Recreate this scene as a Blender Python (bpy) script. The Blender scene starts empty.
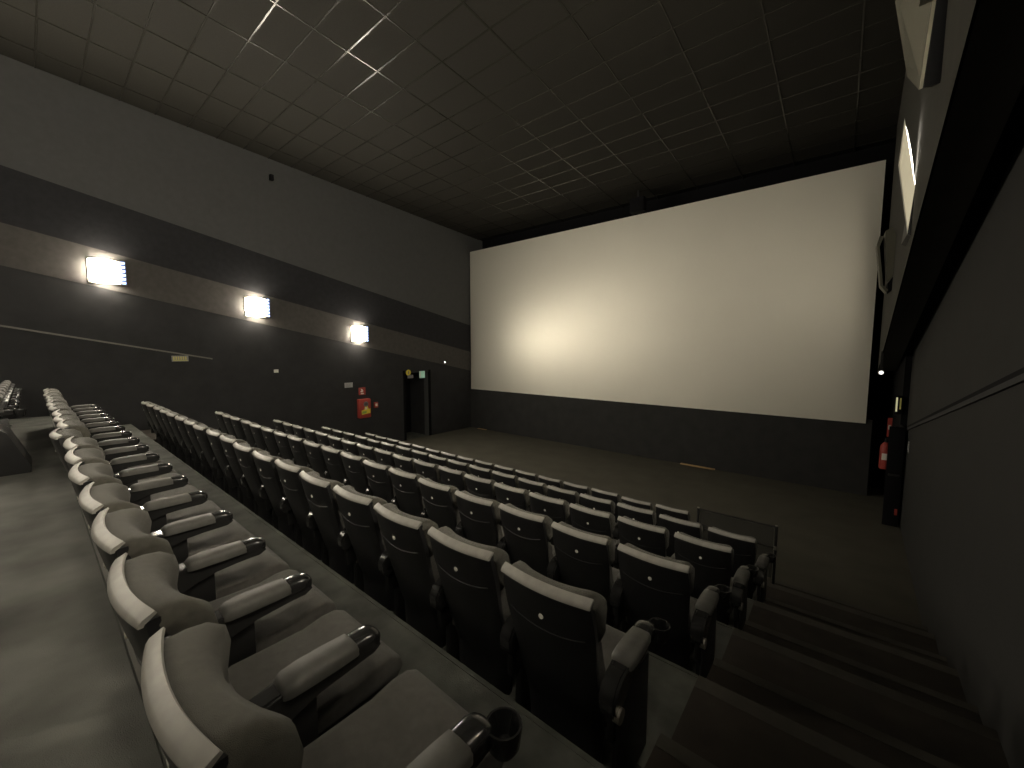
import bpy, bmesh, math, random
from mathutils import Vector, Matrix
from math import radians, sin, cos, pi, sqrt, atan2
random.seed(7)
C = bpy.context.scene.collection
SC = bpy.context.scene

# ---------------------------------------------------------------- camera, world, exposure
YAW, PITCH = radians(39.5), radians(-4.9)
fh = Vector((-sin(YAW), cos(YAW), 0)); rt = Vector((cos(YAW), sin(YAW), 0)); zz = Vector((0, 0, 1))
fw = fh * cos(PITCH) + zz * sin(PITCH); up = -fh * sin(PITCH) + zz * cos(PITCH)
cd = bpy.data.cameras.new('camera'); cam = bpy.data.objects.new('camera', cd); C.objects.link(cam)
cd.sensor_width = 36; cd.lens = 397 / 1024 * 36; cd.clip_start = 0.02
cam.matrix_world = Matrix(((rt.x, up.x, -fw.x, 0), (rt.y, up.y, -fw.y, 0), (rt.z, up.z, -fw.z, 0), (0, 0, 0, 1)))
SC.camera = cam
W = bpy.data.worlds.new('world'); SC.world = W; W.use_nodes = True
W.node_tree.nodes['Background'].inputs[0].default_value = (0.9, 0.95, 1, 1)
W.node_tree.nodes['Background'].inputs[1].default_value = 0.0
SC.view_settings.view_transform = 'Standard'; SC.view_settings.look = 'None'
SC.view_settings.exposure = 1.3; SC.view_settings.gamma = 1; SC.view_settings.use_curve_mapping = False
SC.cycles.use_denoising = True
SC.cycles.max_bounces = 8; SC.cycles.diffuse_bounces = 5; SC.cycles.glossy_bounces = 4
SC.cycles.sample_clamp_indirect = 4.0
LAMP = 70.0          # radiance of a wall lamp's diffuser
LAMP_R = 66.0

# ---------------------------------------------------------------- materials
def mat(name, col, rough=.6, metal=0, spec=.5, noise=None, bump=None, emit=None, coat=0, alpha=None, sheen=0):
    m = bpy.data.materials.new(name); m.use_nodes = True
    nt = m.node_tree; b = nt.nodes['Principled BSDF']
    b.inputs['Base Color'].default_value = (*col, 1); b.inputs['Roughness'].default_value = rough
    b.inputs['Metallic'].default_value = metal; b.inputs['Specular IOR Level'].default_value = spec
    b.inputs['Coat Weight'].default_value = coat
    if sheen: b.inputs['Sheen Weight'].default_value = sheen; b.inputs['Sheen Roughness'].default_value = .4
    tc = nt.nodes.new('ShaderNodeTexCoord')
    if noise:
        sc, amt = noise[:2]
        n = nt.nodes.new('ShaderNodeTexNoise'); n.inputs['Scale'].default_value = sc; n.inputs['Detail'].default_value = 5
        nt.links.new(tc.outputs['Object'], n.inputs['Vector'])
        r = nt.nodes.new('ShaderNodeMapRange'); r.inputs['From Min'].default_value = .3; r.inputs['From Max'].default_value = .7
        r.inputs['To Min'].default_value = 1 - amt; r.inputs['To Max'].default_value = 1 + amt
        nt.links.new(n.outputs['Fac'], r.inputs['Value'])
        h = nt.nodes.new('ShaderNodeVectorMath'); h.operation = 'SCALE'; h.inputs[0].default_value = col
        nt.links.new(r.outputs[0], h.inputs['Scale']); nt.links.new(h.outputs[0], b.inputs['Base Color'])
    if bump:
        sc, st = bump
        n2 = nt.nodes.new('ShaderNodeTexNoise'); n2.inputs['Scale'].default_value = sc; n2.inputs['Detail'].default_value = 3
        nt.links.new(tc.outputs['Object'], n2.inputs['Vector'])
        bp = nt.nodes.new('ShaderNodeBump'); bp.inputs['Strength'].default_value = st; bp.inputs['Distance'].default_value = .004
        nt.links.new(n2.outputs['Fac'], bp.inputs['Height']); nt.links.new(bp.outputs[0], b.inputs['Normal'])
    if emit:
        b.inputs['Emission Color'].default_value = (*emit[0], 1); b.inputs['Emission Strength'].default_value = emit[1]
    if alpha is not None: b.inputs['Alpha'].default_value = alpha
    return m

M = dict(
    wall_grey=mat('wall_grey', (.085, .086, .088), .9, noise=(9, .05), bump=(120, .3)),
    band_dark=mat('band_dark', (.018, .018, .022), .85, noise=(8, .15)),
    band_light=mat('band_light', (.075, .07, .066), .85, noise=(8, .12), bump=(120, .3)),
    wall_black=mat('wall_black', (.022, .022, .024), .8, noise=(3, .2)),
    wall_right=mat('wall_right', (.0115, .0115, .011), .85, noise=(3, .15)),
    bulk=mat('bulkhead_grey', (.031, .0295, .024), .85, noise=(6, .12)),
    black=mat('matt_black', (.006, .006, .007), .95, spec=.15),
    skirt=mat('skirt_black', (.018, .018, .018), .85, noise=(3, .2)),
    tile=mat('ceiling_tile', (.021, .0195, .0155), .8, spec=.3, noise=(40, .15), bump=(60, .5)),
    tbar=mat('ceiling_bar', (.03, .028, .0235), .24, metal=0, spec=.42),
    carpet=mat('row_carpet', (.085, .088, .078), .9, noise=(5, .35), bump=(300, .8)),
    aisle=mat('aisle_carpet', (.035, .028, .022), .9, noise=(4, .3), bump=(300, .8)),
    nosing=mat('nosing', (.055, .05, .041), .7, noise=(8, .2)),
    edge=mat('edge_trim', (.14, .135, .12), .5),
    screen=mat('screen_vinyl', (.80, .775, .69), .46, metal=.5, noise=(.6, .02)),
    shell=mat('shell_plastic', (.016, .016, .017), .42, spec=.4, noise=(6, .15), bump=(400, .15)),
    vinyl=mat('strip_vinyl', (.30, .29, .265), .42, spec=.5, noise=(25, .1)),
    fabric=mat('seat_fabric', (.072, .068, .055), .85, noise=(45, .15), bump=(700, .9), sheen=.15),
    cushion=mat('cushion_fabric', (.075, .071, .064), .85, noise=(30, .15), bump=(700, .8), sheen=.1),
    pad=mat('arm_pad', (.08, .078, .072), .6, noise=(30, .12), bump=(500, .3)),
    gloss=mat('gloss_plastic', (.02, .02, .02), .22, spec=.6),
    steel=mat('dark_steel', (.03, .03, .03), .45, metal=.6),
    chrome=mat('chrome', (.5, .48, .42), .3, metal=.9),
    plate=mat('plate_white', (.75, .73, .66), .5),
    lamp=mat('lamp_diffuser', (.9, .9, .85), .5, emit=((1, .90, .72), LAMP)),
    lamp_r=mat('lamp_diffuser_right', (.9, .9, .85), .5, emit=((1, .90, .72), LAMP_R)),
    slot=mat('lamp_slot', (.6, .7, .9), .5, emit=((.35, .5, 1.0), 1.6)),
    housing=mat('lamp_housing', (.30, .28, .22), .5),
    beige=mat('speaker_beige', (.12, .115, .088), .7, bump=(200, .3)),
    red=mat('red_paint', (.36, .05, .038), .5),
    yellow=mat('yellow_print', (.75, .62, .06), .5),
    green=mat('green_print', (.25, .45, .08), .5),
    white=mat('white_print', (.75, .72, .65), .5),
    grey=mat('grey_print', (.22, .22, .22), .5),
    greyl=mat('grey_light_print', (.42, .42, .43), .5),
    exitg=mat('exit_sign', (.5, .75, .6), .5, emit=((.45, .8, .6), .07)),
    exity=mat('exit_letters', (.5, .45, .14), .5, emit=((.8, .68, .2), .03)),
    exitw=mat('exit_bars', (.8, .78, .5), .5, emit=((.9, .85, .5), .16)),
    spot=mat('spot_light', (1, 1, 1), .5, emit=((1, .97, .85), .9)),
    orange=mat('tan_board', (.45, .30, .14), .6),
    glass=mat('rail_glass', (.06, .06, .055), .25, alpha=.55),
)

# ---------------------------------------------------------------- mesh helpers
def finish(bm, ang=40):
    bmesh.ops.recalc_face_normals(bm, faces=bm.faces)
    a = radians(ang)
    for f in bm.faces: f.smooth = True
    for e in bm.edges:
        if len(e.link_faces) == 2 and e.calc_face_angle(0) > a: e.smooth = False
def obj(name, bm, m, parent=None, loc=None, ang=40, **props):
    finish(bm, ang)
    me = bpy.data.meshes.new(name); bm.to_mesh(me); bm.free()
    me.materials.append(M[m] if isinstance(m, str) else m)
    o = bpy.data.objects.new(name, me); C.objects.link(o)
    if parent: o.parent = parent
    if loc: o.location = loc
    for k, v in props.items(): o[k] = v
    return o
def box(x0, x1, y0, y1, z0, z1, bev=0, bm=None, seg=2):
    bm = bm or bmesh.new()
    vs = [bm.verts.new((x, y, z)) for x in (x0, x1) for y in (y0, y1) for z in (z0, z1)]
    fs = [bm.faces.new([vs[i] for i in q]) for q in ((0, 1, 3, 2), (4, 6, 7, 5), (0, 4, 5, 1), (2, 3, 7, 6), (0, 2, 6, 4), (1, 5, 7, 3))]
    if bev:
        es = list({e for f in fs for e in f.edges})
        bmesh.ops.bevel(bm, geom=es, offset=bev, segments=seg, affect='EDGES', profile=.5)
    return bm
def prism(poly, a0, a1, axis='x', bm=None):
    """polygon in the other two axes (in x,y,z order) extruded along axis"""
    bm = bm or bmesh.new()
    def P(p, a):
        if axis == 'x': return (a, p[0], p[1])
        if axis == 'y': return (p[0], a, p[1])
        return (p[0], p[1], a)
    r0 = [bm.verts.new(P(p, a0)) for p in poly]; r1 = [bm.verts.new(P(p, a1)) for p in poly]
    n = len(poly); bm.faces.new(r0); bm.faces.new(r1[::-1])
    for i in range(n): bm.faces.new((r0[i], r0[(i + 1) % n], r1[(i + 1) % n], r1[i]))
    return bm
def loft(rings, caps=True, bm=None):
    bm = bm or bmesh.new()
    vr = [[bm.verts.new(p) for p in r] for r in rings]; n = len(rings[0])
    for a, b in zip(vr, vr[1:]):
        for i in range(n): bm.faces.new((a[i], a[(i + 1) % n], b[(i + 1) % n], b[i]))
    if caps: bm.faces.new(vr[0]); bm.faces.new(vr[-1][::-1])
    return bm
def cyl(p, r, h, axis='z', n=16, r2=None, bm=None):
    r2 = r if r2 is None else r2; rings = []
    for k, rr in ((0, r), (1, r2)):
        ring = []
        for i in range(n):
            a = 2 * pi * i / n; u, v, w = rr * cos(a), rr * sin(a), h * k
            ring.append({'z': (p[0] + u, p[1] + v, p[2] + w), 'y': (p[0] + u, p[1] + w, p[2] + v), 'x': (p[0] + w, p[1] + u, p[2] + v)}[axis])
        rings.append(ring)
    return loft(rings, bm=bm)
def tube(pts, r, n=8, bm=None):
    rings = []
    for i, p in enumerate(pts):
        p = Vector(p); t = (Vector(pts[min(i + 1, len(pts) - 1)]) - Vector(pts[max(i - 1, 0)])).normalized()
        a = t.cross(Vector((0, 0, 1)) if abs(t.z) < .9 else Vector((1, 0, 0))).normalized(); b = t.cross(a)
        rings.append([p + a * r * cos(2 * pi * k / n) + b * r * sin(2 * pi * k / n) for k in range(n)])
    return loft(rings, bm=bm)
def thing(name, label, cat, loc=(0, 0, 0), rz=0, group=None):
    o = bpy.data.objects.new(name, None); C.objects.link(o); o.empty_display_size = .1
    o.location = loc; o.rotation_euler = (0, 0, rz); o['label'] = label; o['category'] = cat
    if group: o['group'] = group
    return o
def struct(name, bm, m, parent=None, **kw):
    if parent is None: kw['kind'] = 'structure'
    return obj(name, bm, m, parent, **kw)
def clone(o, parent=None):
    c = o.copy(); C.objects.link(c)
    if parent: c.parent = parent
    for ch in o.children: clone(ch, c)
    return c

# ---------------------------------------------------------------- room dimensions
XL, YS, YB, Y0 = -12.5, 12.25, 13.1, -9.5
def level(k): return -1.355 - .343 * k
def edge_y(k): return .22 + 1.16 * k
def xr(Y): return .78 + .028 * Y          # right wall
def ceil_z(Y): return 5.54 - .058 * Y
FLOOR = level(6)

# floor: stepped carpeted platforms
prof = [(Y0, level(-7))]
for k in range(-7, 0): prof += [(edge_y(k) - .35, level(k)), (edge_y(k) - .35, level(k + 1))]
for k in range(6):
    prof += [(edge_y(k), level(k)), (edge_y(k), level(k + 1))]
prof += [(YB + .1, FLOOR), (YB + .1, FLOOR - .4), (Y0, FLOOR - .4)]
floor = struct('floor', prism(prof, XL - 1.4, 2.0), 'carpet')
for k in range(6):
    struct('trim_%d' % (k + 1), box(XL, -.58, edge_y(k) - .022, edge_y(k) + .004, level(k) - .03, level(k) + .004), 'edge' if k == 0 else 'carpet')
for k in range(6):                               # the right aisle: one half step below each platform edge
    e = edge_y(k)
    if k:
        obj('step', box(-.58, xr(e) + .05, e, e + .46, level(k + 1) - .01, level(k + 1) + .171, .006), 'aisle', floor)
        obj('step_nosing', box(-.575, xr(e) + .03, e + .385, e + .463, level(k + 1) + .16, level(k + 1) + .176), 'nosing', floor)
    obj('step_nosing', box(-.575, xr(e) + .03, e - .10, e + .004, level(k) - .03, level(k) + .006), 'nosing', floor)
    y0 = edge_y(k - 1) + .46 if k else -1.0
    if k: obj('aisle_runner', box(-.575, xr(e) + .03, y0, e - .10, level(k) - .01, level(k) + .005), 'aisle', floor)
    if k:
        obj('step', box(XL, -11.0, e, e + .46, level(k + 1) - .01, level(k + 1) + .171, .006), 'aisle', floor)
obj('walkway_carpet_lit', box(-11.0, -.58, -1.4, edge_y(0) - .03, level(0) - .01, level(0) + .004), mat('walkway_carpet_lit', (.125, .126, .114), .85, noise=(1.5, .55), bump=(300, .8)), floor)  # paler tone and blotches paint in the lamplight on this carpet
obj('front_carpet', box(XL, 1.2, edge_y(5) + .47, YB, FLOOR - .01, FLOOR + .004), mat('front_carpet', (.066, .061, .046), .8, noise=(2, .15), bump=(300, .6)), floor)

# left wall: painted in raked bands, each a panel of its own
def zt(Y): return 3.48 - .1965 * Y
def zl(Y): return 2.39 - .201 * Y
def zb(Y): return 1.57 - .201 * Y
T = .04
DY0, DY1, DZ = 8.88, 9.98, -.86                      # doorway
wl = struct('wall_left', prism([(Y0, FLOOR - .3), (DY0, FLOOR - .3), (DY0, DZ), (DY1, DZ), (DY1, FLOOR - .3), (YB + .1, FLOOR - .3), (YB + .1, 6.4), (Y0, 6.4)], XL - .3, XL - T), 'wall_grey')
def band(name, f_hi, f_lo, m, proud=0):
    return obj(name, prism([(Y0, f_lo(Y0)), (YB, f_lo(YB)), (YB, f_hi(YB)), (Y0, f_hi(Y0))], XL - T, XL + proud), m, wl)
band('upper_panel', lambda Y: 6.35, zt, 'wall_grey')
band('dark_band', zt, zl, 'band_dark', .004)
band('light_band', zl, zb, 'band_light', .008)
F0 = FLOOR - .2
obj('lower_panel', prism([(Y0, F0), (DY0, F0), (DY0, zb(DY0)), (Y0, zb(Y0))], XL - T, XL), 'wall_black', wl)
obj('lower_panel', prism([(DY0, DZ), (DY1, DZ), (DY1, zb(DY1)), (DY0, zb(DY0))], XL - T, XL), 'wall_black', wl)
obj('lower_panel', prism([(DY1, F0), (YB, F0), (YB, zb(YB)), (DY1, zb(DY1))], XL - T, XL), 'wall_black', wl)
def rail_poly(z0, s, ya, yb, h): return [(ya, z0 + s * ya - h), (yb, z0 + s * yb - h), (yb, z0 + s * yb), (ya, z0 + s * ya)]
obj('dado_rail', prism(rail_poly(.418, -.209, Y0, 3.0, .035), XL, XL + .02), 'edge', wl)
# doorway recess and the door at its end
struct('door_1', box(XL - 1.25, XL - 1.2, DY0 - .05, DY1 + .05, FLOOR, DZ + .05), 'black')
for nm, a in (('trim_7', (XL - 1.25, XL - .29, DY0 - .06, DY0, FLOOR, DZ)), ('trim_8', (XL - 1.25, XL - .29, DY1, DY1 + .06, FLOOR, DZ)), ('trim_9', (XL - 1.25, XL - .29, DY0 - .06, DY1 + .06, DZ, DZ + .06))):
    struct(nm, box(*a), 'wall_black')
struct('trim_10', box(XL - .02, XL + .015, DY0 - .09, DY0, FLOOR, DZ + .09), 'black'); struct('trim_11', box(XL - .02, XL + .015, DY1, DY1 + .09, FLOOR, DZ + .09), 'black')

# back wall behind the screen, rear wall behind the camera
struct('wall_front', box(XL - .3, 2.2, YB, YB + .2, FLOOR - .3, 5.6), 'black')
struct('wall_rear', box(XL - .3, 2.2, Y0 - .2, Y0, level(0) - .1, 6.6), 'wall_black')
struct('wall_skirt', box(XL, .66, YS + .03, YS + .10, FLOOR, -1.62), 'skirt')

# right wall, slightly splayed, with a bulkhead that carries the lamps and the speakers
def quadwall(name, m, pts_face, thick, parent=None, **kw):
    bm = bmesh.new()
    a = [bm.verts.new(p) for p in pts_face]; b = [bm.verts.new((p[0] + thick, p[1], p[2])) for p in pts_face]
    n = len(a); bm.faces.new(a); bm.faces.new(b[::-1])
    for i in range(n): bm.faces.new((a[i], a[(i + 1) % n], b[(i + 1) % n], b[i]))
    return struct(name, bm, m, parent, **kw)
YE = 12.3
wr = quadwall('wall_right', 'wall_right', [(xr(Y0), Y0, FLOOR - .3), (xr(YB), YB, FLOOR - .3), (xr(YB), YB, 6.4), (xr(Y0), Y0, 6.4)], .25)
quadwall('dado_rail', 'wall_black', [(xr(Y) - .018, Y, .585 - .2 * Y + d) for Y, d in ((-1, 0), (10.7, 0), (10.7, .045), (-1, .045))], .03, wr)
quadwall('dado_groove', 'black', [(xr(Y) - .004, Y, .63 - .2 * Y + d) for Y, d in ((-1, 0), (10.7, 0), (10.7, .05), (-1, .05))], .03, wr)
def bx_(Y): return .34 + .028 * Y
def bz(Y): return 2.47 - .240 * Y
def wz(Y): return 2.43 - .213 * Y
bm = bmesh.new(); rings = []
for Y in (Y0, YE):
    rings.append([(bx_(Y), Y, bz(Y)), (xr(Y) + .02, Y, wz(Y)), (xr(Y) + .02, Y, bz(Y) + .1), (bx_(Y) + .02, Y, bz(Y) + .1)])
soff = struct('soffit', loft(rings), 'black', wr)
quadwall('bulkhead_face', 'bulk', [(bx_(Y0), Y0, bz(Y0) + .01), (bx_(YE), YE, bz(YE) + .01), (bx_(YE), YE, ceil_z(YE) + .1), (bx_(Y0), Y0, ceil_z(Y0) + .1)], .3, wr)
struct('wall_pier', box(.99, 1.3, 10.85, YB, FLOOR, 1.0), 'black')

# ---------------------------------------------------------------- ceiling: tiles hung in a grid of bars
ca = -math.atan(.058)
ceil = struct('ceiling', box(XL - .3, 2.4, Y0 - .2, YB + .6, .03, .15), 'black', loc=(0, 0, 5.54))
ceil.rotation_euler = (ca, 0, 0)
k_ = sqrt(1 + .058 ** 2)
GX, GY = [-7.085 + 1.18 * i for i in range(-5, 8)], [(2.80 + .5885 * i) * k_ for i in range(-5, 18)]
tile0 = None
XS = [x for x in GX if XL < x < 1.3]; XS = [XL] + XS + [1.2]
for i in range(len(XS) - 1):
    w = XS[i + 1] - XS[i]; t0 = None
    for j in range(len(GY) - 1):
        if XS[i] > 0 and GY[j] < 1: pass
        if t0 is None:
            t0 = obj('ceiling_tile', box(.012, w - .012, .012, .577, .004, .022, .004, seg=1), 'tile', ceil)
            o = t0
        else:
            o = t0.copy(); C.objects.link(o)
        o.location = (XS[i], GY[j], random.uniform(-.0015, .0015)); o.rotation_euler = (random.uniform(-.002, .002), random.uniform(-.001, .001), 0)
b0 = None
for x in XS[1:-1]:
    if b0 is None: b0 = o = obj('ceiling_runner', box(-.013, .013, Y0, YB + .1, -.004, .03), 'tbar', ceil)
    else: o = b0.copy(); C.objects.link(o)
    o.location = (x, 0, 0)
b0 = None
for y in GY:
    if b0 is None: b0 = o = obj('cross_bar', box(XL, 1.2, -.013, .013, -.002, .03), 'tbar', ceil)
    else: o = b0.copy(); C.objects.link(o)
    o.location = (0, y, 0)

# ---------------------------------------------------------------- projection screen
scr = thing('projection_screen', 'huge pale cinema screen filling the front wall above the black skirt', 'screen', (-5.94, YS, -1.70))
obj('screen_sheet', box(-6.48, 6.485, -.004, .004, 0, 5.86), 'screen', scr)
obj('screen_frame', box(-6.44, 6.44, .004, .06, .03, 5.82), 'black', scr)
# ---------------------------------------------------------------- wall lamps
def lamp(name, label, side, loc, h, w, group, rz=0, mt='lamp'):
    """side +1: light faces +x ; louvred strip at the +y end of the front"""
    t = thing(name, label, 'wall lamp', loc, rz, group); s = side
    def X(a, b): return (a, b) if s > 0 else (-b, -a)
    x0, x1 = X(0, .05)
    obj('housing', box(x0, x1, -w / 2 - .01, w / 2 + .02, -h / 2 - .005, h / 2 + .005, .01), 'housing' , t)
    # bowed diffuser
    n = 8; rings = []
    ya, yb = (-w / 2, w / 2 - .085) 
    for i in range(n + 1):
        f = i / n; y = ya + (yb - ya) * f; d = .06 + .07 * sin(pi * (.12 + .76 * f))
        c = .06 * (1 - sin(pi * (.08 + .84 * f)))
        rings.append([(s * .05, y, -h / 2 + c), (s * d * .8, y, -h / 2 + c), (s * d, y, -h / 2 + c + .05), (s * d, y, h / 2 - c - .05), (s * d * .8, y, h / 2 - c), (s * .05, y, h / 2 - c)])
    obj('diffuser', loft(rings), mt, t, label='glowing white bowed diffuser')
    x0, x1 = X(.05, .09)
    st = obj('louvre_strip', box(x0, x1, w / 2 - .075, w / 2 + .01, -h / 2, h / 2, .005), 'steel', t)
    for k in range(6):
        zc = -h / 2 + h * (k + .5) / 6; x0, x1 = X(.08, .094)
        obj('louvre_slot', box(x0, x1, w / 2 - .065, w / 2, zc - h * .052, zc + h * .052, .004, seg=1), 'slot', st)
    if side < 0:
        # side plates of the lamp, lit by it
        for yy in (-w / 2 - .03,):
            obj('side_plate', prism([(0, -h / 2 - .03), (0, h / 2 + .03), (-.17, h / 2 - .03), (-.17, -h / 2 + .03)], yy, yy + .012, 'y'), 'housing', t)
        x0 = -.19  # top and bottom plates added to keep the light off ceiling and aisle
        obj('top_shield', box(x0, 0, -w / 2 - .03, w / 2 + .024, h / 2 + .02, h / 2 + .03), 'housing', t)
        obj('bottom_plate', box(x0, 0, -w / 2 - .03, w / 2 + .024, -h / 2 - .04, -h / 2 - .028), 'housing', t)
    return t
for i, (y, z, nm) in enumerate(((1.20, 1.70, 'leftmost of the three in view'), (4.08, 1.17, 'middle one of the three in view'), (7.08, .535, 'nearest to the screen'))):
    lamp('wall_lamp', 'square glowing wall lamp on the left wall, ' + nm, 1, (XL + .008, y, z), .52, .57, 'lamps along the left wall')
for y in (-1.75, -4.7, -7.65):
    lamp('wall_lamp', 'square glowing wall lamp on the left wall behind the camera, ' + {-1.75: 'nearest', -4.7: 'middle', -7.65: 'rearmost'}[y], 1, (XL + .008, y, 1.94 - .2 * y), .52, .57, 'lamps along the left wall')
for y in (-5.7, -2.75, .2, 3.15):
    lamp('wall_lamp', 'square wall lamp high on the right bulkhead, out of view, ' + {-5.7: 'rearmost', -2.75: 'behind the camera', .2: 'above the camera', 3.15: 'ahead of the camera'}[y], -1, (bx_(y), y, 3.0 - .2 * y), .62, .60, 'lamps along the right wall', -.028, 'lamp_r')
t = thing('wall_lamp', 'square wall lamp seen edge on, high on the right bulkhead', 'wall lamp', (bx_(6.0), 6.0, 1.82), 0, 'lamps along the right wall')
pl = [(-.118, .58), (-.135, .13), (-.028, -.58), (.0, -.12)]
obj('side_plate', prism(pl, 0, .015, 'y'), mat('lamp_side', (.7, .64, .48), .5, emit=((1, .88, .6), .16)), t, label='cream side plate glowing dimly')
obj('plate_rim', prism([(-.118, .58), (-.122, .60), (-.142, .13), (-.030, -.60), (-.026, -.58), (-.133, .13)], -.006, 0, 'y'), 'white', t)
obj('screen_shield', prism([(-.10, .56), (-.115, .13), (-.02, -.56), (.0, -.12)], .115, .13, 'y'), 'housing', t)  # added behind the diffuser to keep this lamp's light off the screen
obj('diffuser', prism([(-.112, .55), (-.088, .46), (-.052, .28), (-.024, .10), (-.008, -.08), (.004, -.10), (-.03, .02), (-.09, .36)], .02, .11, 'y'), mat('lamp_edge', (.9, .9, .85), .5, emit=((1, .92, .8), 3)), t, label='bright curved diffuser')
obj('bottom_plate', prism([(-.03, -.60), (.005, -.14), (.012, -.14), (.012, -.62)], .0, .55, 'y'), 'steel', t)

# ---------------------------------------------------------------- cinema seat
ARM_X = .28
def lean(z): return .20 * min(1, max(0, 1 - (z - .28) / .70)) ** 1.15
def bow(x, z, a=1): return -.022 + .028 * (x / .23) ** 2 * (.75 + .25 * min(1, max(0, (z - .3) / .6))) * a
def halfw(z):
    pts = [(.12, .20), (.28, .215), (.42, .222), (.58, .220), (.68, .226), (.78, .238), (.88, .241), (1.0, .232), (1.1, .225)]
    for (a, b), (c, d) in zip(pts, pts[1:]):
        if z <= c: return b + (d - b) * max(0, (z - a) / (c - a))
    return pts[-1][1]
NS = 12
def seat_proto():
    t = thing('cinema_seat', '', 'seat')
    # back shell
    zs = [.12, .2, .28, .34, .42, .5, .58, .66, .74, .82, .9, .96, .99, 1.006]
    rings = []
    for z in zs:
        w = halfw(z); r = []
        for i in range(NS + 1):
            x = w * (2 * i / NS - 1); r.append((x, lean(z) + bow(x, z) + (.012 if i in (0, NS) else 0), z))
        for i in range(NS, -1, -1):
            x = (w - .006) * (2 * i / NS - 1); r.append((x, lean(z) + bow(x, z) + .04 + (.004 if i in (0, NS) else 0), z))
        rings.append(r)
    sh = obj('backrest_shell', loft(rings), 'shell', t)
    pts = []
    for i in range(13):
        x = -.2 + .4 * i / 12; z = .80 + .03 * (x / .2) ** 2; pts.append((x, lean(z) + bow(x, z) - .001, z))
    obj('shell_seam', tube(pts, .003, 6), 'shell', sh)
    obj('number_plate', cyl((0, lean(.875) - .025, .875), .0125, .012, 'y', 12), 'plate', sh, label='small round white number plate')
    # headrest: a bolster wrapped forward at both ends
    sec = [(.044, .955), (.03, .992), (.022, 1.006), (.036, 1.016), (.066, 1.020), (.10, 1.014), (.130, .985), (.138, .93), (.13, .86), (.13, .79), (.10, .77), (.06, .86)]
    rings = []
    for f in (-1, -.985, -.95, -.89, -.8, -.6, -.4, -.2, 0, .2, .4, .6, .8, .89, .95, .985, 1):
        x = .234 * f; g = 1 - .30 * max(0, (abs(f) - .78) / .22) ** 3
        r = []
        for (y, z) in sec:
            yy = .09 + (y - .09) * g; z2 = .9 + (z - .9) * g
            fr = max(0, (y - .04) / .14)
            r.append((x, yy + bow(x, 1) + .065 * fr * f * f - .012 * fr, z2))
        rings.append(r)
    obj('headrest', loft(rings), 'fabric', t, ang=70)
    # vinyl strip along the rear top edge
    ss = [(-.005, .998), (-.004, 1.006), (.004, 1.018), (.030, 1.032), (.034, 1.025), (.018, 1.012), (.008, 1.004), (.006, .998)]
    rings = []
    for i in range(NS + 3):
        f = 2 * i / (NS + 2) - 1; x = .2345 * f; g = 1 - .012 * max(0, (abs(f) - .85) / .15)
        rings.append([(x, y + bow(x, 1), .9 + (z - .9) * g) for y, z in ss])
    obj('headrest_strip', loft(rings), 'vinyl', t, label='pale grey vinyl strip along the top')
    # front back-cushion
    rings = []
    for z in (.43, .46, .52, .60, .68, .75, .78):
        w = min(.205, halfw(z) - .01) * (.93 if z in (.43, .78) else 1); d = .10 if .45 < z < .77 else .06; r = []
        for i in range(9):
            x = w * (i / 4 - 1); r.append((x, lean(z) + bow(x, z) + .038, z))
        for i in range(8, -1, -1):
            x = w * (i / 4 - 1); r.append((x, lean(z) + bow(x, z) + .038 + d * (1 - .35 * (x / w) ** 4) + .02 * (x / w) ** 2, z))
        rings.append(r)
    obj('back_cushion', loft(rings), 'cushion', t, ang=55)
    # seat cushion
    p = [(.20, .36), (.20, .43), (.24, .452), (.40, .448), (.49, .4475), (.515, .4455), (.54, .451), (.60, .464), (.66, .462), (.705, .435), (.715, .395), (.69, .36)]
    rings = []
    for i, (x, k) in enumerate(((-.238, .86), (-.232, .95), (-.215, 1), (0, 1.0), (.215, 1), (.232, .95), (.238, .86))):
        rings.append([(x, .46 + (y - .46) * (.97 + .03 * (k > .9)), .40 + (z - .40) * k) for y, z in p])
    obj('seat_cushion', loft(rings), 'cushion', t, ang=50)
    obj('seat_pan', box(-.225, .225, .21, .67, .31, .362, .015), 'shell', t)
    # armrest with pad and glossy nose
    def arm(sx, nm='armrest'):
        a = obj(nm, box(-.03, .03, 0, .05, 0, .01), 'gloss', t)  # placeholder mesh replaced below
        old = a.data
        prof_ = [(.09, .51), (.085, .58), (.115, .625), (.16, .650), (.24, .655), (.52, .650), (.56, .635), (.57, .61), (.54, .592), (.34, .585), (.24, .57), (.18, .51), (.12, .48)]
        bm = prism(prof_, -.040, .040)
        es = [e for e in bm.edges if abs(e.verts[0].co.x - e.verts[1].co.x) < 1e-6]
        bmesh.ops.bevel(bm, geom=es, offset=.012, segments=2, affect='EDGES')
        finish(bm, 50); me = bpy.data.meshes.new(nm); bm.to_mesh(me); bm.free(); me.materials.append(M['gloss']); a.data = me
        bpy.data.meshes.remove(old)
        a.location = (sx, 0, 0)
        # pad
        rings = []
        for y, w, h in ((.225, .034, .012), (.232, .046, .026), (.25, .053, .040), (.30, .055, .046), (.40, .054, .046), (.468, .050, .044), (.474, .046, .036)):
            rings.append([(-w, y, .636), (w, y, .636), (w, y, .636 + h * .6), (w * .8, y, .636 + h * .92), (0, y, .636 + h), (-w * .8, y, .636 + h * .92), (-w, y, .636 + h * .6)])
        obj('arm_pad', loft(rings), 'pad', a, ang=60, label='matt grey arm pad')
        rings = []
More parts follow.
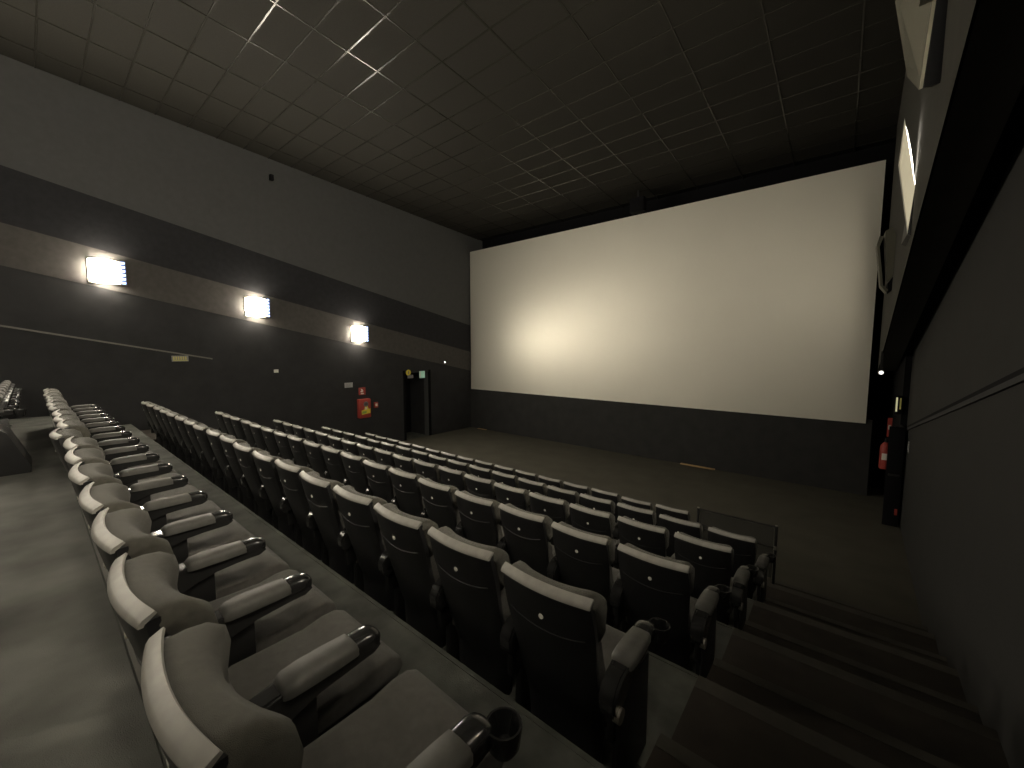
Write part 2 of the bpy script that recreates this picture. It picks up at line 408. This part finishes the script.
        for y, w, h in ((.470, .047, .030), (.500, .047, .031), (.53, .047, .029), (.553, .041, .022), (.568, .030, .010), (.574, .012, .0)):
            zb_ = .652 - .03; r = []
            for q in range(10):
                an = pi * q / 9; r.append((-w * cos(an), y, .648 + (h + .003) * sin(an) ** .6))
            r += [(w * .9, y, zb_), (-w * .9, y, zb_)]
            rings.append(r)
        obj('arm_cap', loft(rings), 'gloss', a, ang=60, label='shiny black nose of the armrest')
        bm = box(-.018, .018, .14, .44, .35, .57, .008); box(-.02, .02, .20, .34, .02, .36, .006, bm=bm)
        obj('stanchion', box(-.018, .018, .13, .34, .35, .60, .008), 'steel', a)
        obj('leg', box(-.02, .02, .20, .33, .012, .36, .006), 'steel', a)
        obj('foot_plate', box(-.045, .045, .12, .42, 0, .014, .003, seg=1), 'steel', a)
        return a
    arm(ARM_X)
    return t, arm
proto, arm_fn = seat_proto()
left_arm = arm_fn(-ARM_X); left_arm.parent = None
# cup holder and hinge cap at the aisle end of a row
rings = []
cx, cy, cz, N = ARM_X + .05, .59, .575, 20
for r, z in ((.030, 0), (.034, -.0), (.046, .02), (.052, .07), (.052, .082), (.046, .082), (.043, .07), (.034, .012)):
    rings.append([(cx + r * cos(2 * pi * k / N), cy + r * sin(2 * pi * k / N), cz + z) for k in range(N)])
cup = obj('cup_holder', loft(rings, caps=True), 'gloss', None, label='black ring cup holder')
capb = cyl((ARM_X + .02, .135, .50), .032, .03, 'x', 14)
cap = obj('hinge_cap', capb, 'chrome', None, label='shiny round cap on the end standard')
panel = obj('end_panel', box(ARM_X + .018, ARM_X + .034, .14, .50, .06, .56, .008), 'shell', None)

ORD = ['first', 'second', 'third', 'fourth', 'fifth', 'sixth', 'seventh', 'eighth', 'ninth', 'tenth', 'eleventh', 'twelfth', 'thirteenth', 'fourteenth', 'fifteenth', 'sixteenth', 'seventeenth', 'eighteenth']
rows = [  # head y, floor level, x of the aisle end seat, number, wording
    (-.70, 0, -7.76, 7, 'short rear row at the left edge', 'seats of the short rear row'),
    (.19, 1, -1.005, 18, 'row nearest the camera', 'seats of the row nearest the camera'),
    (1.349, 2, -.955, 18, 'second row from the camera', 'seats of the second row'),
    (2.509, 3, -.895, 18, 'third row from the camera', 'seats of the third row'),
    (3.669, 4, -.865, 18, 'fourth row from the camera', 'seats of the fourth row'),
    (4.83, 5, -.835, 18, 'fifth row from the camera', 'seats of the fifth row'),
    (5.99, 6, -1.84, 16, 'front row by the screen', 'seats of the front row'),
]
first = True
for (hy, lv, xe, n, wording, grp) in rows:
    for i in range(n):
        s = clone(proto)
        s.location = (xe - .56 * i, hy, level(lv)); s.rotation_euler = (0, 0, random.uniform(-.012, .012))
        s['group'] = grp
        end = 'from the right aisle' if lv else 'counted from the open end'
        s['label'] = 'black cinema seat, %s, %s %s' % (wording, ORD[i], end)
        dz = random.uniform(-.006, .006); dy = random.uniform(-.012, .012)
        dx = 0
        if lv == 1: dy -= .06 + (.04 if i == 7 else 0); dx = 0
        else: dy += .02; dx = 0
        for ch in s.children:
            if ch.name.split('.')[0] in ('backrest_shell', 'headrest', 'headrest_strip', 'back_cushion'): ch.location = (dx, dy, dz)
        if i == 0:
            for e in (cup, cap, panel):
                c = e.copy(); C.objects.link(c); c.parent = s
        if lv == 0:                                   # tipped-up seats
            for ch in s.children:
                if ch.name.split('.')[0] in ('seat_cushion', 'seat_pan'):
                    a = radians(72); ch.rotation_euler = (a, 0, 0); ch.scale = (.9, 1, 1); py, pz = .27, .40
                    ch.location = (0, py - (py * cos(a) - pz * sin(a)) + .03, pz - (py * sin(a) + pz * cos(a)))
            if i == 0:
                obj('end_panel', prism([(.12, 0), (.64, 0), (.64, .08), (.50, .46), (.40, .55), (.12, .55)], ARM_X + .045, ARM_X + .625), 'shell', s)
        if i == n - 1:
            clone(left_arm, s)
def drop(o):
    for ch in list(o.children): drop(ch)
    bpy.data.objects.remove(o)
for o in (proto, left_arm, cup, cap, panel): drop(o)

# ---------------------------------------------------------------- glass railing at the right end of the fifth row
rl = thing('glass_railing', 'low dark glass railing panel at the right end beyond the fifth row', 'railing', (-.99, 6.03, level(5)))
obj('glass_panel', box(-.45, .45, -.005, .005, .08, .76), 'glass', rl)
obj('top_rail', tube([(-.475, 0, .775), (.475, 0, .775)], .013), 'steel', rl)
obj('mid_rail', tube([(-.47, -.012, .50), (.47, -.012, .50)], .008), 'steel', rl)
for x in (-.475, .475):
    p = obj('post', box(x - .015, x + .015, -.015, .015, 0, .79, .004), 'steel', rl)
    obj('post_cap', cyl((x, 0, .785), .016, .012, n=10), 'chrome', p)
    obj('glass_clamp', box(x - .018, x + .018, -.022, -.010, .47, .52, .003), 'chrome', p)

# ---------------------------------------------------------------- signs and fittings of the left wall
def sign(name, label, cat, y, z, w, h, m, d=.012):
    t = thing(name, label, cat, (XL, y, z)); obj('plate', box(.0, d, -w / 2, w / 2, -h / 2, h / 2, .003, seg=1), m, t); return t
t = sign('exit_sign', 'dim yellow lettered exit sign under the dado rail on left wall', 'sign', 2.35, -.21, .32, .14, 'grey', .03)
for k in range(6): obj('letter_mark', box(.03, .034, -.135 + .046 * k, -.110 + .046 * k, -.028, .048), 'exity', t)
obj('underline_mark', box(.03, .034, -.14, .14, -.055, -.040), 'exity', t)
sign('small_label', 'small white label on the black lower left wall', 'label', 4.49, -.605, .12, .09, 'white')
t = sign('grey_sign', 'small grey sign left of the red fire sign', 'sign', 6.66, -1.16, .28, .16, 'greyl')
for k in range(3): obj('text_mark', box(.012, .014, -.11, .11 - .03 * k, .035 - .04 * k, .047 - .04 * k), 'grey', t)
t = sign('fire_sign', 'small square red fire sign above the red hose cabinet', 'sign', 7.13, -1.40, .25, .25, 'red')
obj('flame_mark', prism([(-.08, -.02), (-.03, .03), (-.05, .09), (.02, .06), (.04, 0), (0, -.04)], .012, .015), 'white', t)
obj('hose_mark', prism([(-.06, -.10), (.06, -.10), (.05, -.06), (-.05, -.06)], .012, .015), 'white', t)
t = thing('hose_cabinet', 'red fire hose cabinet with yellow print on left wall', 'cabinet', (XL, 7.14, -1.98))
obj('body', box(0, .16, -.21, .21, -.32, .32, .015), 'red', t)
d = obj('door', box(.16, .178, -.2, .2, -.305, .305, .008), 'red', t)
obj('yellow_print', prism([(-.14, -.20), (.17, -.17), (.18, -.02), (.11, -.02), (.08, .08), (-.02, .09), (-.05, -.03), (-.15, -.06)], .178, .181), 'yellow', d)
obj('green_print', prism([(-.13, -.17), (.02, -.16), (.04, -.08), (-.12, -.09)], .181, .183), 'green', d)
obj('white_print', prism([(-.03, -.03), (.06, -.03), (.05, .04), (-.02, .04)], .181, .183), 'white', d)
rings = [[(x, .02 + r * cos(a * pi / 8), .15 + r * sin(a * pi / 8)) for a in range(16)] for x, r in ((.178, .09), (.184, .088), (.184, .05), (.178, .05))]
obj('hose_window', loft(rings), 'grey', d)
t = sign('call_point', 'tiny red alarm call point right of the hose cabinet', 'alarm', 7.63, -1.92, .14, .19, 'red', .05)
obj('call_plate', box(.05, .054, -.04, .04, -.04, .05), 'white', t)
t = thing('round_sign', 'small round yellow sign above the left doorway', 'sign', (XL, 9.03, -.58))
obj('disc', cyl((0, 0, -.27), .11, .012, 'x', 18), 'yellow', t); obj('centre_mark', box(.012, .016, -.02, .02, -.32, -.22), 'grey', t)
sign('grey_plate', 'dim grey plate directly below the round yellow sign', 'sign', 9.12, -1.0 + .0, .26, .13, 'grey')
t = sign('door_exit_sign', 'small pale green sign above the left doorway', 'sign', 9.66, -.95, .26, .27, 'exitg', .02)
obj('white_edge', box(.02, .024, -.13, -.08, -.13, .13), 'white', t)
t = thing('spot_light', 'tiny white spot light on light band near the screen', 'light', (XL + .008, 10.78, -.495))
obj('spot_body', cyl((0, 0, 0), .06, .05, 'x', 14, .05), 'steel', t); obj('spot_lens', cyl((.05, 0, 0), .038, .006, 'x', 12), 'spot', t)
t = thing('wall_bracket', 'small black bracket high on the grey left wall', 'bracket', (XL, 4.58, 4.78))
obj('arm', box(0, .12, -.02, .02, .02, .06, .004), 'black', t); obj('body', box(.05, .17, -.045, .045, -.11, .04, .01), 'black', t)

# ---------------------------------------------------------------- right side fittings
def sp(Y, z): return (bx_(Y), Y, z)
t = thing('wall_speaker', 'beige fronted wall speaker cut by top edge, above the right lamp', 'speaker', (0, 4.4, 0), 0, 'surround speakers on the right bulkhead')
near = [(.37, 0, 1.96), (.46, 0, 1.96), (.56, 0, 3.05), (.43, 0, 3.05)]; far = [(.35, .8, 2.46), (.495, .8, 2.3), (.495, .8, 3.4), (.23, .8, 3.15)]
obj('cabinet', loft([near, far]), 'black', t)
def off(p, d): return (p[0] - d, p[1], p[2] - d * .3)
obj('grille', loft([[near[0], near[3], off(near[3], .02), off(near[0], .02)], [far[0], far[3], off(far[3], .02), off(far[0], .02)]]), 'beige', t, label='beige front grille')
obj('wall_mount', box(.44, .52, .3, .42, 2.4, 2.5), 'steel', t)
t = thing('wall_speaker', 'beige fronted wall speaker between the right lamp and the screen', 'speaker', (0, 9.0, 0), 0, 'surround speakers on the right bulkhead')
obj('cabinet', prism([(.46, 1.93), (.545, 1.98), (.605, 1.80), (.605, 1.22), (.53, 1.10)], 0, .34, 'y'), 'beige', t)
obj('front_flap', prism([(.37, 1.74), (.395, 1.86), (.45, 1.86), (.405, 1.70), (.485, 1.06), (.55, .98), (.53, .94), (.45, 1.06)], .02, .32, 'y'), 'beige', t, label='beige hinged front')
obj('foot', prism([(.535, 1.08), (.60, 1.2), (.60, .98), (.555, .94)], 0, .3, 'y'), 'black', t)
t = thing('spot_light', 'tiny white spot light low on right bulkhead near the screen', 'light', (bx_(10.6) - .0, 10.6, -.02))
obj('bracket', box(-.02, .02, -.015, .015, -.36, .0), 'steel', t)
b = obj('spot_body', cyl((0, -.05, -.42), .05, .1, 'y', 12), 'steel', t); obj('spot_lens', cyl((0, -.056, -.42), .035, .006, 'y', 12), 'spot', b)
# open door leaf at the right end
dl = thing('door_leaf', 'black door leaf standing open at the far right wall', 'door', (1.03, 10.72, FLOOR), 0)
obj('leaf', box(-.22, -.0, -.30, -.25, .01, 1.95, .004), 'black', dl)
obj('push_bar', box(-.19, -.03, -.34, -.32, 1.0, 1.04, .005), 'steel', dl)
obj('red_tag', box(-.06, -.02, -.308, -.30, .24, .36), 'red', dl)
obj('hinge_post', box(-.05, -.01, -.25, .10, .0, 1.95), 'black', dl)
t = thing('exit_bar_sign', 'narrow sign with two pale yellow bars at far right', 'sign', (.90, 10.80, -1.08))
obj('back_plate', box(-.02, .10, 0, .03, -.18, .18, .004), 'black', t)
obj('bar', box(0, .025, -.008, 0, -.13, .15), 'exitw', t); obj('bar', box(.055, .075, -.008, 0, -.08, .14), 'exity', t)
t = thing('red_notice', 'narrow red notice above the extinguisher at far right', 'sign', (.885, 11.4, -1.62))
obj('plate', box(-.035, .035, 0, .012, -.2, .2), 'red', t); obj('print', box(-.02, .02, -.003, 0, -.05, .05), 'white', t); obj('wall_strut', box(-.02, .11, .012, .04, -.03, .03), 'steel', t)
t = thing('fire_extinguisher', 'red fire extinguisher hanging at the far right beside the screen', 'extinguisher', (.885, 11.85, -2.62))
rings = []
for r, z in ((.02, 0), (.085, .01), (.095, .04), (.095, .46), (.085, .53), (.05, .58), (.03, .60)):
    rings.append([(r * cos(2 * pi * k / 16), r * sin(2 * pi * k / 16), z) for k in range(16)])
b = obj('body', loft(rings), 'red', t)
obj('body_label', box(-.06, .06, -.103, -.085, .22, .36, .004), 'white', b)
obj('valve', cyl((0, 0, .60), .028, .07, n=10), 'steel', t); obj('handle', prism([(-.02, .67), (-.02, .69), (.02, .69), (.02, .67)], -.12, .05, 'y'), 'steel', t)
obj('hose', tube([(0, -.03, .64), (.08, -.06, .62), (.11, -.05, .5), (.11, -.04, .25)], .012), 'black', t)
obj('wall_hook', box(.08, .105, -.03, .03, .40, .46), 'steel', t)
t = thing('wall_switch', 'small grey wall plate under the right dado', 'switch', (xr(10.1), 10.1, -1.77), -.028)
obj('plate', box(-.012, 0, -.06, .06, -.10, .10, .003), 'grey', t); obj('rocker', box(-.018, -.012, -.03, .03, -.05, .05), 'greyl', t)
# board lying at the foot of the screen skirt, and a small box hung over the screen
t = thing('floor_board', 'thin tan board lying along the foot of black skirt', 'board', (-3.05, YS - .02, FLOOR + .004))
obj('plank', box(-.47, .47, -.045, .03, 0, .03, .004), 'orange', t)
t = thing('floor_board', 'short tan board at skirt foot by the left corner', 'board', (-11.75, YS - .02, FLOOR + .004))
obj('plank', box(-.25, .25, -.04, .03, 0, .02, .004), 'orange', t)
t = thing('ceiling_speaker', 'small black box hung above the top edge of screen', 'speaker', (-5.0, 12.1, 4.38))
obj('cabinet', box(-.22, .22, -.12, .12, -.20, .22, .02), 'black', t); obj('hanger', box(-.02, .02, -.02, .02, .22, ceil_z(12.1) - 4.38 + .02), 'steel', t)
